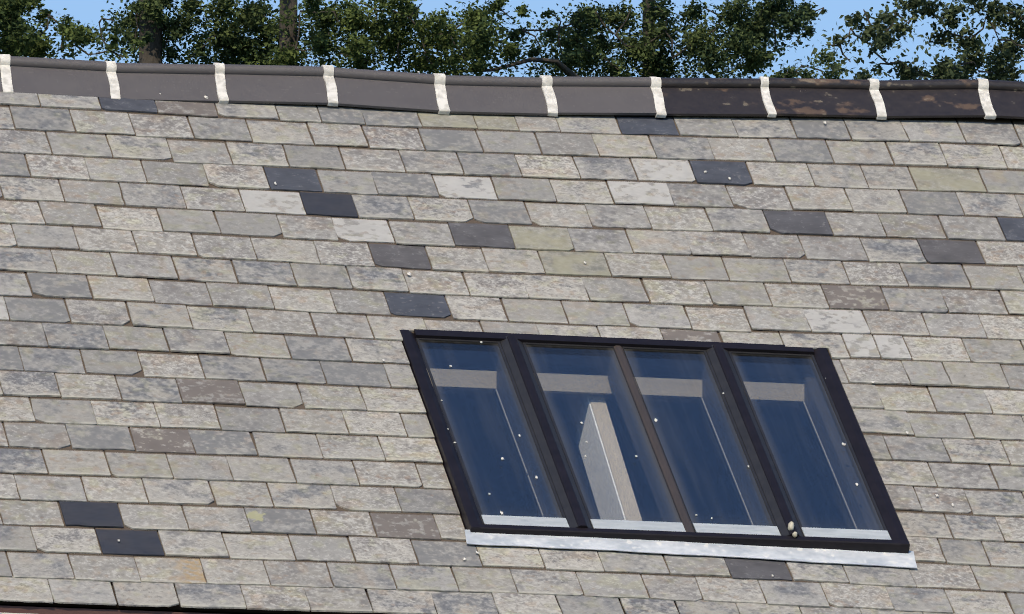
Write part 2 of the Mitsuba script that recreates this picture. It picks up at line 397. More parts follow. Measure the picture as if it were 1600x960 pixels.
SPECIAL = [  # course, u of the slate's middle, kind, label
    (0, -1.42, 1, 'small charcoal slate in the top course under the second white ridge joint'),
    (0, -1.17, 3, 'brownish slate in the top course'),
    (0, 0.89, 1, 'blue-black slate in the top course under the seventh white ridge joint'),
    (1, -0.03, 2, 'smooth grey slate near the ridge above the skylight'),
    (2, 1.14, 1, 'purple-black slate below the dark ridge tiles'),
    (3, -0.79, 1, 'upper charcoal slate of the stepped pair left of the middle'),
    (4, -0.66, 7, 'blue-black slate, lower of the stepped pair left of the middle'),
    (4, 1.40, 1, 'grey slate with a cut corner above the skylight on the right'),
    (4, 2.44, 1, 'dark slate at the right edge'),
    (5, -0.03, 1, 'charcoal slate beside the olive slate'),
    (5, 0.23, 4, 'olive yellow slate covered in lichen'),
    (5, 2.05, 1, 'single blue-black slate far right of the skylight'),
    (6, -0.42, 1, 'charcoal slate with cut corners two courses above the other one over the skylight'),
    (6, 0.34, 4, 'dull olive slate'), (7, 1.53, 3, 'rusty brown slate above the skylight'),
    (8, -0.41, 1, 'charcoal slate just above the top left corner of the skylight'),
    (9, 0.75, 3, 'brown broken slate above the head of the skylight'), (8, 1.41, 5, None), (9, 1.48, 5, 'bright pale slate split in two, right of the skylight'), (9, 1.62, 5, None),
    (9, -2.08, 2, None), (10, -0.95, 2, None), (11, -0.72, 2, None),
    (12, -1.44, 3, 'plain brown slate in the left half of the roof'),
    (14, -1.70, 3, 'slate with a dark brown bare patch'), (14, -1.96, 2, None), (14, -1.45, 2, None),
    (17, -2.09, 7, 'upper charcoal slate of the stepped pair at bottom left'),
    (18, -1.96, 7, 'lower charcoal slate of the stepped pair at bottom left'),
    (17, -1.30, 8, 'grey slate with a yellow lichen spot'), (17, -0.79, 3, None), (18, -0.65, 2, None),
    (18, 0.66, 1, 'charcoal slate under the lead apron of the skylight'),
    (19, -1.83, 6, 'slate stained ochre at its right end'),
    (1, 1.54, 2, None), (3, 2.05, 2, None), (2, 0.88, 5, None), (3, 0.75, 5, None), (3, -0.03, 5, None), (5, -0.54, 5, None), (9, -2.34, 5, None),
    (4, -0.92, 5, None), (2, 2.16, 4, None), (4, -0.17, 0, None), (4, 0.09, 2, None), (3, -2.08, 2, None), (2, -2.1, 2, None), (8, -1.97, 2, None), (0, 0.2, 4, None), (0, 0.0, 4, None),
    (0, 1.67, 2, None), (0, -0.48, 2, None), (0, -0.25, 2, None), (11, -2.33, 2, None), (3, -0.27, 2, None), (6, 1.54, 3, None),
]


def slate_mesh(row, ul, ur, sid, kind, f=S, cut=None, chip=None, seed=0):
    r = np.random.default_rng(1000 + sid)
    gap = r.uniform(0.003, 0.0095)
    v1 = VA + GAUGE * row + r.normal(0, 0.0028) - (0.017 if row == 20 else 0) + (r.uniform(0.002, 0.008) if r.random() < 0.08 else 0)
    L = 2.04 * GAUGE
    v0 = max(v1 - L, V_APEX + 0.03)
    a, b = ul + gap / 2, ur - gap / 2
    rot = r.normal(0, 0.009)
    w = b - a
    pts = []
    c1 = r.uniform(0.012, 0.05) if r.random() < 0.07 else r.uniform(0.0, 0.005)
    c2 = r.uniform(0.012, 0.05) if r.random() < 0.07 else r.uniform(0.0, 0.005)
    if chip:
        c1, c2 = chip
    # tail, left to right, with the ragged edge of hand-dressed slate
    pts.append((a, v1 - c1 * r.uniform(0.5, 1.0)))
    pts.append((a + max(c1, 0.003), v1 + r.normal(0, 0.0008)))
    for k in range(1, 5):
        pts.append((a + w * (k / 5 + r.uniform(-0.06, 0.06)), v1 + r.normal(0, 0.0016)))
    pts.append((b - max(c2, 0.003), v1 + r.normal(0, 0.0008)))
    pts.append((b, v1 - c2 * r.uniform(0.5, 1.0)))
    for s in (0.3, 0.7):
        pts.append((b + r.normal(0, 0.0012), v1 - max(c2, 0.01) - s * (GAUGE - 0.03)))
    pts += [(b, v0), (a, v0)]
    for s in (0.7, 0.3):
        pts.append((a + r.normal(0, 0.0012), v1 - max(c1, 0.01) - s * (GAUGE - 0.03)))
    cu = (a + b) / 2
    pts = [(u + rot * (v1 - v), v + rot * (u - cu)) for u, v in pts]
    poly = Polygon(pts).buffer(0)
    if poly.geom_type != 'Polygon':
        poly = max(poly.geoms, key=lambda g: g.area)
    if cut is not None:
        poly = poly.difference(cut)
        if poly.is_empty:
            return None
        if poly.geom_type != 'Polygon':
            poly = max(poly.geoms, key=lambda g: g.area)
        poly = poly.simplify(0.001)
        if poly.area < 0.0012:
            return None
    th = TH * r.uniform(0.72, 1.25)
    lift = abs(r.normal(0, 0.0012)) + (r.uniform(0.002, 0.004) if r.random() < 0.08 else 0)
    twist = r.normal(0, 0.006)
    m = trimesh.creation.extrude_polygon(poly, 1.0, engine='earcut')
    p = m.vertices
    u, v = p[:, 0], p[:, 1]
    s = v1 - v
    n = 2 * TH * (1 - s / (2 * GAUGE)) + lift * np.clip(1 - s / GAUGE, 0, 1) + twist * (u - cu) * np.clip(1 - s / GAUGE, 0, 1) + 0.0005 + th * p[:, 2]
    q = fix(trimesh.Trimesh(f(u, v, n), m.faces, process=False))
    uv = np.stack([3 * sid + 1 + np.clip(u - a, -0.4, 0.6), 3 * kind + 1 + np.clip(s, -0.2, 0.6)], -1)
    return q, uv, poly


WIN = box(WU0 - 0.006, WV0 + 0.012, WU1 + 0.006, WV1 - 0.004)
entries, sid = [], 0
for row, js in enumerate(ROWS):
    js = list(js)
    r = np.random.default_rng(50 + row)
    gaps = []
    # carry the course on past the picture's edges
    while js[0] > U_MIN - 0.1:
        js.insert(0, js[0] - r.uniform(0.24, 0.275))
    while js[-1] < U_MAX + 0.1:
        js.append(js[-1] + r.uniform(0.24, 0.275))
    full = [js[0]]
    for a, b in zip(js[:-1], js[1:]):          # courses interrupted by the skylight run on under it
        k = max(1, round((b - a) / 0.27)) if b - a > 0.45 else 1
        full += [a + (b - a) * (i + 1) / k for i in range(k)]
    for a, b in zip(full[:-1], full[1:]):
        a, b = max(a, U_MIN - 0.03), min(b, U_MAX + 0.03)
        if b - a < 0.05:
            continue
        sid += 1
        kind, lab = 0, None
        c = (a + b) / 2
        for R_, u_, k_, l_ in SPECIAL:
            if R_ == row and a < u_ < b:
                kind, lab = k_, l_
        cut = None
        v1 = VA + GAUGE * row
        if v1 > WV0 and v1 - 2.1 * GAUGE < WV1 and b > WU0 and a < WU1:
            cut = WIN
            if row == 9:                        # the course dressed over the head of the skylight: ragged tails
                rr = np.random.default_rng(700 + sid)
                cut = box(WU0 - 0.006 if c > WU0 + 0.05 else WU0, WV0 + rr.uniform(0.0, 0.040) + 0.012 * (c - 0.4), WU1 + 0.006, WV1)
        chip = {(3, 1.27): (0.07, 0.002), (9, 0.36): (0.002, 0.03), (17, -1.83): (0.03, 0.002), (6, 0.75): (0.002, 0.035), (3, -0.03): (0.03, 0.002), (4, 0.61): (0.03, 0.002)}.get((row, round(c, 2)))
        if (row, kind) == (6, 1):
            chip = (0.03, 0.012)
        if (row, kind) == (8, 1):
            chip = (0.02, 0.035)
        if row == 4 and kind == 1 and c < 2:
            chip = (0.045, 0.002)
        m = slate_mesh(row, a, b, sid, kind, cut=cut, chip=chip)
        if m is None:
            continue
        # how much of it the picture shows
        vis = m[2].intersection(box(-3, v1 - GAUGE, 3, v1 + 0.02))
        q = S(c, v1 - GAUGE / 2, 0) - CAM
        RT = np.cross(FWD, UPV)
        X, Y = (q @ RT) / (q @ FWD) * 17760 + 800, 480 - (q @ UPV) / (q @ FWD) * 17760
        seen = vis.area * (0 < X < 1600) * (0 < Y < 960)
        edge = -40 < X < 1640 and -30 < Y < 990
        entries.append((seen, sid, m, lab, edge))
entries.sort(key=lambda e: (0 if e[0] > 0 else 1, 0 if e[3] else 1, -round(e[0], 4), e[1]))
parts, rest = entries[:300], entries[300:]
parts.sort(key=lambda e: e[1])
for seen, s_, m, lab, edge in parts:
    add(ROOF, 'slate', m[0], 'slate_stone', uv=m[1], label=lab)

# back slope: the same slating, out of sight
back_ms, back_uv = [], []
for row in range(0, 21):
    r = np.random.default_rng(500 + row)
    x = U_MIN - r.uniform(0, 0.25)
    while x < U_MAX:
        sid += 1
        m = slate_mesh(row, x, x + 0.262, sid, 0, f=lambda a, b, c: mirror(S(a, b, c)))
        back_ms.append(m[0]); back_uv.append(m[1])
        x += 0.262
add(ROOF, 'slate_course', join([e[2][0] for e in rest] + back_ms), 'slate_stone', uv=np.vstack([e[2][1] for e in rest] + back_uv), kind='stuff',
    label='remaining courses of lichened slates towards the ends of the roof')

# ---------------------------------------------------------------- ridge: angular roll-top tiles with pale mortar bands over the joints
CL = [(-1.936, 0.017), (-1.466, 0.012), (-0.990, 0.023), (-0.503, 0.033), (-0.010, 0.023), (0.476, 0.034), (0.962, 0.047), (1.457, 0.066), (1.958, 0.076), (2.451, 0.095)]
us_r = [c[0] for c in CL]
while us_r[0] > U_MIN:
    us_r.insert(0, us_r[0] - 0.487)
while us_r[-1] < U_MAX:
    us_r.append(us_r[-1] + 0.49)
hs_r = np.interp(us_r, [c[0] for c in CL], [c[1] for c in CL])


RPITCH = math.radians(48.0)          # the ridge tiles are a little steeper than the slates


def ridge_section(grow=0.0, roll=0.0255, ext=0.0):
    """cross-section in (y, z) about the apex of the roof; wings lie parallel to both slopes"""
    L = 0.203 + ext
    c, s = math.cos(RPITCH), math.sin(RPITCH)
    t = 0.013
    wing = Polygon([(0, 0), (-L * c, -L * s), (-L * c + s * t, -L * s - c * t), (0, -t / c)])
    wing_b = Polygon([(0, 0), (L * c, -L * s), (L * c - s * t, -L * s - c * t), (0, -t / c)])
    ball = Point(0, 0.004).buffer(roll, 10)
    return unary_union([wing, wing_b, ball]).buffer(grow, 3) if grow else unary_union([wing, wing_b, ball])


foot = np.array([VV[1] * -1.55, Z0 + VV[2] * -1.55])
base = foot + 0.203 * np.array([math.cos(RPITCH), math.sin(RPITCH)])


def ridge_piece(sec, u0, u1, h0, h1, n=1, wob=None):
    m = trimesh.creation.extrude_polygon(sec, 1.0, engine='earcut')
    if wob:
        m = m.subdivide().subdivide()
    p = m.vertices
    u = u0 + (u1 - u0) * p[:, 2]
    h = h0 + (h1 - h0) * p[:, 2]
    y, z = p[:, 0].copy(), p[:, 1].copy()
    if wob:
        d = np.maximum(0, -(y) / 0.2)
        u = u + wob[0] * d ** 1.5 + 0.004 * np.sin(d * 7 + wob[1]) + 0.003 * (meshkit.noise(np.stack([u * 60, y * 40, z * 40], -1), 3) - 0.5)
        k = 0.004 * (meshkit.noise(np.stack([u * 45, y * 45, z * 45], -1), 5) - 0.5)
        y, z = y - k * math.sin(RPITCH), z + k
    pts = np.stack([u, base[0] + y, base[1] + z + h / NN[2]], -1)
    return fix(trimesh.Trimesh(pts, m.faces, process=False))


sec_tile, sec_band = ridge_section(), ridge_section(0.0065, 0.0245)
for i in range(len(us_r) - 1):
    a, b = us_r[i], us_r[i + 1]
    old = a > 0.9
    r = np.random.default_rng(90 + i)
    j0, j1 = r.normal(0, 0.0015, 2)
    add(ROOF, 'ridge_tile', ridge_piece(sec_tile, a + 0.004, b - 0.004, hs_r[i] + j0, hs_r[i + 1] + j1), 'ridge_clay_old' if old else 'ridge_clay_grey', smooth=35,
        label='old blackened ridge tile with brown lichen' if old and a < 2.3 else None)
for i, (a, h) in enumerate(zip(us_r, hs_r)):
    r = np.random.default_rng(30 + i)
    w = r.uniform(0.035, 0.048)
    add(ROOF, 'mortar_band', ridge_piece(sec_band, a - w / 2 - 0.004, a + w / 2 - 0.004, h, h, wob=(r.normal(0.002, 0.003), r.uniform(0, 6))), 'white_mortar', smooth=40)

# ---------------------------------------------------------------- skylight
SK = add(H, 'skylight', join([
    # kerb round the opening, added below the frame to block light leaks
    box_in(W, (WU0 + 0.004, 0.02, -0.13), (WU0 + 0.033, WL - 0.01, -0.024)), box_in(W, (WU1 - 0.033, 0.02, -0.13), (WU1 - 0.004, WL - 0.01, -0.024)),
    box_in(W, (WU0 + 0.034, 0.006, -0.13), (WU1 - 0.034, 0.028, -0.026)), box_in(W, (WU0 + 0.034, WL - 0.034, -0.15), (WU1 - 0.034, WL - 0.005, -0.026))]), 'frame_black')
labels[SK] = {'label': 'black framed patent glazing skylight of four panes set in the slates'}
# frame: jambs with an inner bevel, head and sill
GL = -0.020
jl = Polygon([(WU0, -0.05), (WU0, -0.004), (WU0 + 0.005, 0.000), (WU0 + 0.036, 0.000), (WU0 + 0.062, GL + 0.002), (WU0 + 0.062, -0.05)])
jr = Polygon([(WU1 - 0.062, -0.05), (WU1 - 0.062, GL + 0.002), (WU1 - 0.036, 0.000), (WU1 - 0.005, 0.000), (WU1, -0.004), (WU1, -0.05)])
amap = lambda u, n, t: (u, t, n)
fr = [prism_in(W, jl, 0.014, WL - 0.001, amap), prism_in(W, jr, 0.010, WL - 0.001, amap)]
fr.append(box_in(W, (WU0 + 0.063, 0.001, -0.023), (WU1 - 0.063, 0.05, -0.002)))
silp = Polygon([(WL - 0.040, -0.05), (WL - 0.040, -0.012), (WL - 0.030, 0.000), (WL - 0.004, 0.000), (WL, -0.004), (WL, -0.075), (WL - 0.03, -0.075)])
fr.append(prism_in(W, silp, WU0 + 0.001, WU1 - 0.001, lambda t, n, u: (u, t, n)))
add(SK, 'frame', join(fr), 'frame_black')
MUL = [(-0.055, 0.094), (0.840, 0.094)]
BAR = 0.408
for c, w in MUL:
    sec = Polygon([(c - w / 2, -0.05), (c - w / 2, GL + 0.004), (c - 0.019, 0.000), (c + 0.019, 0.000), (c + w / 2, GL + 0.004), (c + w / 2, -0.05)])
    add(SK, 'mullion', prism_in(W, sec, 0.03, WL - 0.041, amap), 'frame_bevel')
    sec = Polygon([(c - 0.019, -0.006), (c - 0.019, 0.006), (c - 0.013, 0.011), (c + 0.013, 0.011), (c + 0.019, 0.006), (c + 0.019, -0.006)])
    add(SK, 'mullion_cap', prism_in(W, sec, 0.045, WL - 0.031, amap), 'frame_black')
sec = Polygon([(BAR - 0.018, -0.04), (BAR - 0.018, GL + 0.002), (BAR - 0.010, -0.012), (BAR + 0.010, -0.012), (BAR + 0.018, GL + 0.002), (BAR + 0.018, -0.04)])
add(SK, 'glazing_bar', prism_in(W, sec, 0.03, WL - 0.041, amap), 'bar_brown')
PANES = [(WU0 + 0.064, MUL[0][0] - 0.048), (MUL[0][0] + 0.048, BAR - 0.019), (BAR + 0.019, MUL[1][0] - 0.048), (MUL[1][0] + 0.048, WU1 - 0.064)]
for a, b in PANES:
    # sealed unit: an outer and an inner sheet of glass
    for dn, nm, mt in ((0.0, 'pane', 'dusty_glass'), (-0.016, 'inner_pane', 'window_glass')):
        q = W(np.array([a, b, b, a]), np.array([0.03, 0.03, WL - 0.042, WL - 0.042]), GL + dn)
        add(SK, nm, trimesh.Trimesh(q, [[0, 2, 1], [0, 3, 2]], process=False), mt, uv=np.array([[0, 0], [1, 0], [1, 1], [0, 1.0]]))
    bead = box(a + 0.001, 0.051, b - 0.001, WL - 0.06).difference(box(a + (0.003 if a > BAR and a < 0.5 else 0.012), 0.062, b - (0.003 if b < BAR and b > 0.3 else 0.012), WL - 0.13))
    add(SK, 'glazing_bead', prism_in(W, bead, GL + 0.001, GL + 0.004, lambda u, t, n: (u, t, n)), 'frame_bevel')
    # metal strip along the foot of the pane
    st = Polygon([(WL - 0.128, GL + 0.0045), (WL - 0.126, GL + 0.008), (WL - 0.058, GL + 0.010), (WL - 0.046, GL + 0.012), (WL - 0.043, GL + 0.0045)])
    add(SK, 'trim_strip', prism_in(W, st, a + 0.004, b - 0.004, lambda t, n, u: (u, t, n)), 'strip_metal')

# lead apron dressed over the slates below, with a slightly uneven lower edge
nu = 60
uu = np.linspace(WU0 - 0.022, WU1 + 0.024, nu)
rows_v = [(WV1 - 0.012, 0.052), (WV1 + 0.004, 0.047), (WV1 + 0.03, 0.035), (WV1 + 0.070, 0.0300)]
pts, thick = [], 0.0035
for kk, (v, n) in enumerate(rows_v):
    jit = (meshkit.fbm(np.stack([uu * 6, uu * 0 + kk, uu * 0], -1), 3, 4) - 0.5)
    pts.append(S(uu, v + (jit * 0.022 + 0.012 * (uu - 0.4) if kk == 3 else 0), n + jit * 0.006 * (kk > 0)))
pts = np.array(pts)
low = pts - NN * thick
vv = np.vstack([pts.reshape(-1, 3), low.reshape(-1, 3)])
ff, o = [], len(rows_v) * nu
for i in range(len(rows_v) - 1):
    for j in range(nu - 1):
        a, b, c, d = i * nu + j, i * nu + j + 1, (i + 1) * nu + j + 1, (i + 1) * nu + j
        ff += [[a, c, b], [a, d, c], [o + a, o + b, o + c], [o + a, o + c, o + d]]
for j in range(nu - 1):
    a, b = (len(rows_v) - 1) * nu + j, (len(rows_v) - 1) * nu + j + 1
    ff += [[a, o + a, o + b], [a, o + b, b]]
for i in range(len(rows_v) - 1):
    for j in (0, nu - 1):
        a, d = i * nu + j, (i + 1) * nu + j
        ff += [[a, d, o + d], [a, o + d, o + a]]
add(SK, 'lead_apron', trimesh.Trimesh(vv, np.array(ff), process=False), 'lead', smooth=30)
# small cream catch on the foot of the right mullion
def blob(c, r, seed):
    s = trimesh.creation.icosphere(subdivisions=2, radius=1.0)
    p = s.vertices * (1 + 0.35 * (meshkit.noise(s.vertices * 1.6 + seed, seed)[:, None] - 0.5))
    return trimesh.Trimesh(c + p * np.asarray(r), s.faces, process=False)


lc = W(MUL[1][0] - 0.008, WL - 0.075, 0.018)
add(SK, 'catch', join([blob(lc, (0.013, 0.02, 0.02), 3), blob(W(MUL[1][0] - 0.002, WL - 0.022, 0.012), (0.010, 0.012, 0.012), 5)]), 'latch_cream', smooth=True,
    label='small cream coloured catch at the foot of the right mullion')

# inside: rafters below the glazing, purlin, and a pale strut
RD = -0.222
for c, w, dn in ((MUL[0][0], 0.06, RD), (MUL[1][0], 0.06, RD), (BAR, 0.045, -0.165), (WU1 - 0.045, 0.05, RD), (WU0 + 0.012, 0.045, RD)):
    a, b = c - w / 2 - (0.012 if w > 0.046 else 0), c + w / 2
    k = add(H, 'rafter', box_in(W, (a, -0.16, dn), (b, WL - 0.045, -0.052 if WU0 + 0.1 < c < WU1 - 0.1 else -0.132)), 'rafter_stain')
    if c > WU0 + 0.1 and dn == RD:
        add(k, 'edge_glint_bead', box_in(W, (a - 0.003, -0.1, RD - 0.003), (a + 0.004, WL - 0.046, RD + 0.004)), 'glint_pale')  # pale strip added for the light caught along the rafter arris
pz = W(0.4, 0.11, RD - 0.006)          # lower front edge of the purlin; its face stands upright
add(H, 'purlin', box_in(plain, (WU0 - 0.6, pz[1], pz[2] + 0.014), (WU1 + 0.6, pz[1] + 0.06, pz[2] + 0.088)), 'beam_paint', label='tan beam running across behind the top of the panes')


def strut_f(u, a, d):
    """a metres along the strut, d out of its upper face; it dips a little more steeply than the glazing"""
    return W(u, -0.015 + a, -0.258 - 0.0927 * a + d)


ST = add(H, 'strut', box_in(strut_f, (0.316, 0.0, -0.245), (0.386, 1.64, -0.008)), 'strut_side', label='white boarded strut seen through the second pane')
add(ST, 'tan_edge', box_in(strut_f, (0.322, -0.002, -0.0075), (0.388, 1.64, 0.0)), 'strut_paint', label='tan upper edge')

# gutter and fascia at the eaves
ez = S(np.array([U_MIN, U_MAX]), V_EAVE, 0.0)[:, 2].mean()
ey = eave[1]
add(H, 'fascia', box_in(plain, (U_MIN, ey + 0.024, ez - 0.20), (U_MAX, ey + 0.049, ez + 0.004)), 'maroon_board')
add(H, 'soffit', box_in(plain, (U_MIN, ey + 0.050, ez - 0.20), (U_MAX, YW0 - 0.002, ez - 0.18)), 'maroon_board')
ring = Point(0, 0).buffer(0.056, 16).difference(Point(0, 0).buffer(0.0525, 16)).intersection(box(-1, -1, 1, 0.002))
gz = ez - 0.040
add(H, 'gutter', prism_in(plain, ring, U_MIN - 0.05, U_MAX + 0.05, lambda y, z, t: (t, ey - 0.036 + y, gz + z)), 'gutter_white', smooth=30)

# white specks of bird droppings
def spot(f, a, b, n, r, seed):
    s = trimesh.creation.icosphere(subdivisions=1, radius=1.0)
    rr = np.random.default_rng(seed)
    k = 1 + 1.0 * (rr.random((len(s.vertices), 1)) - 0.5)
    p = s.vertices * k
    e = rr.uniform(0.8, 1.35)
    return trimesh.Trimesh(f(a + p[:, 0] * r * 0.52 * e, b + p[:, 1] * r * 0.85 / e, n + p[:, 2] * 0.003), s.faces, process=False)


GS, RS, WS = [(-0.187, 0.065, -0.016, 0.0081), (-0.359, 0.279, -0.016, 0.0081), (-0.461, 0.925, -0.016, 0.0081), (-0.282, 1.042, -0.016, 0.0095), (-0.171, 0.844, -0.016, 0.0081), (-0.166, 1.185, -0.016, 0.0095), (-0.084, 0.932, -0.016, 0.0095), (0.12, 0.716, -0.016, 0.0095), (0.11, 0.875, -0.016, 0.0068), (0.081, 0.993, -0.016, 0.0068), (0.448, 0.668, -0.016, 0.0122), (0.301, 0.976, -0.016, 0.0095), (0.771, 1.024, -0.016, 0.0081), (1.229, 0.804, -0.016, 0.0122), (1.214, 1.137, -0.016, 0.0108), (0.791, 0.416, -0.016, 0.0068), (1.274, 0.253, -0.016, 0.0068), (-0.371, 1.49, -0.016, 0.0135), (1.256, -0.023, -0.016, 0.0081), (-0.393, 1.337, -0.016, 0.0068), (-0.453, 0.575, -0.016, 0.0054), (-0.471, 0.815, -0.016, 0.0054), (-0.391, 0.006, -0.016, 0.0054), (0.461, 1.444, -0.016, 0.0068), (0.522, 1.465, -0.016, 0.0068)], [(np.float64(-1.74), np.float64(-1.832), np.float64(0.0394), 0.0135), (np.float64(-1.649), np.float64(-1.747), np.float64(0.0222), 0.0081), (np.float64(-1.07), np.float64(-1.588), np.float64(0.035), 0.0135), (np.float64(-1.837), np.float64(-1.656), np.float64(0.0229), 0.0054), (np.float64(-0.759), np.float64(-1.8), np.float64(0.0444), 0.0095), (np.float64(-0.768), np.float64(-1.729), np.float64(0.0442), 0.0081), (np.float64(-0.731), np.float64(-1.709), np.float64(0.0452), 0.0108), (np.float64(-0.529), np.float64(-1.796), np.float64(0.0506), 0.0068), (np.float64(-0.526), np.float64(-1.58), np.float64(0.0507), 0.0108), (np.float64(-0.183), np.float64(-1.794), np.float64(0.0621), 0.0108), (np.float64(-0.092), np.float64(-1.741), np.float64(0.0431), 0.0108), (np.float64(0.429), np.float64(-1.698), np.float64(0.0451), 0.0081), (np.float64(0.629), np.float64(-1.757), np.float64(0.046), 0.0108), (np.float64(0.648), np.float64(-1.644), np.float64(0.0461), 0.0081), (np.float64(-0.083), np.float64(-1.855), np.float64(0.0597), 0.0081), (np.float64(1.139), np.float64(-1.766), np.float64(0.0485), 0.0135), (np.float64(1.185), np.float64(-1.778), np.float64(0.049), 0.0081), (np.float64(2.129), np.float64(-1.769), np.float64(0.0531), 0.0108), (np.float64(2.312), np.float64(-1.768), np.float64(0.0575), 0.0108), (np.float64(1.613), np.float64(-1.771), np.float64(0.068), 0.0081), (np.float64(1.642), np.float64(-1.773), np.float64(0.0679), 0.0081), (np.float64(-1.27), np.float64(-1.605), np.float64(0.0283), 0.0054), (np.float64(1.178), np.float64(-1.674), np.float64(0.0489), 0.0068)], [(-2.009, 1.993, 0.027, 0.0081), (-0.876, -0.904, 0.027, 0.0095), (1.694, -1.577, 0.027, 0.0108), (1.068, -1.141, 0.027, 0.0095), (1.167, -1.09, 0.027, 0.0108), (0.386, -0.368, 0.027, 0.0095), (-0.411, -0.216, 0.027, 0.0135), (-0.648, 0.503, 0.027, 0.0108), (-0.52, 1.992, 0.027, 0.0108), (-0.583, 2.044, 0.027, 0.0108), (0.71, 2.067, 0.027, 0.0081), (0.507, 1.904, 0.027, 0.0162), (1.116, 1.916, 0.027, 0.0189), (1.562, 1.376, 0.027, 0.0108), (1.616, 1.446, 0.027, 0.0108), (1.536, 0.899, 0.027, 0.0108), (1.471, 0.513, 0.027, 0.0108)]
add(SK, 'dropping', join([spot(W, u, t, n, r, i) for i, (u, t, n, r) in enumerate(GS)]), 'dropping_white', smooth=True, kind='stuff', label='white specks of bird droppings on the panes')
add(ROOF, 'dropping', join([spot(S, u, v, n, r, 40 + i) for i, (u, v, n, r) in enumerate(RS + WS)]), 'dropping_white', smooth=True, kind='stuff', label='white specks of bird droppings on the ridge tiles and slates')

# ---------------------------------------------------------------- trees behind the house
def tube(pts, radii, sides=9, seed=0):
    pts, radii = np.asarray(pts, float), np.asarray(radii, float)
    vs, fs = [], []
    for i, (p, r) in enumerate(zip(pts, radii)):
        t = pts[min(i + 1, len(pts) - 1)] - pts[max(i - 1, 0)]
        t /= np.linalg.norm(t)
        a = np.cross(t, [0.31, 0.9, 0.2]); a /= np.linalg.norm(a)
        b = np.cross(t, a)
        ang = np.arange(sides) * 2 * math.pi / sides
        ring = np.cos(ang)[:, None] * a + np.sin(ang)[:, None] * b
        k = 1 + 0.22 * (meshkit.noise((p + ring * 0.3) * 4, seed) - 0.5)[:, None]
        vs.append(p + ring * r * k)
    vs = np.vstack(vs)
    for i in range(len(pts) - 1):
        for j in range(sides):
            a, b = i * sides + j, i * sides + (j + 1) % sides
            fs += [[a, b, b + sides], [a, b + sides, a + sides]]
    return trimesh.Trimesh(vs, fs, process=False)


def leaves(centres, size, seed, spread_up=0.5):
    """folded leaf blades, two triangles each"""
    r = np.random.default_rng(seed)
    n = len(centres)
    d = r.normal(size=(n, 3)); d[:, 2] = d[:, 2] * 0.6 - 0.35
    d /= np.linalg.norm(d, axis=1, keepdims=True)
    w = np.cross(d, r.normal(size=(n, 3)) + [0, -0.5, 1.2])
    w /= np.linalg.norm(w, axis=1, keepdims=True)
    nn = np.cross(w, d)
    L = (np.asarray(size) * r.uniform(0.65, 1.35, n))[:, None]
    Wd = L * r.uniform(0.24, 0.36, n)[:, None]
    fold = L * 0.08
    a, b = centres - d * L / 2, centres + d * L / 2
    c1, c2 = centres + w * Wd - nn * -fold, centres - w * Wd - nn * -fold
    v = np.stack([a, c1, b, c2], 1).reshape(-1, 3)
    k = np.arange(n)[:, None] * 4
    f = np.concatenate([k + [0, 1, 2], k + [0, 2, 3]])
    uv = np.repeat(np.stack([np.arange(n) + 0.5 + seed * 7, np.zeros(n)], -1), 4, 0)
    return v, f, uv


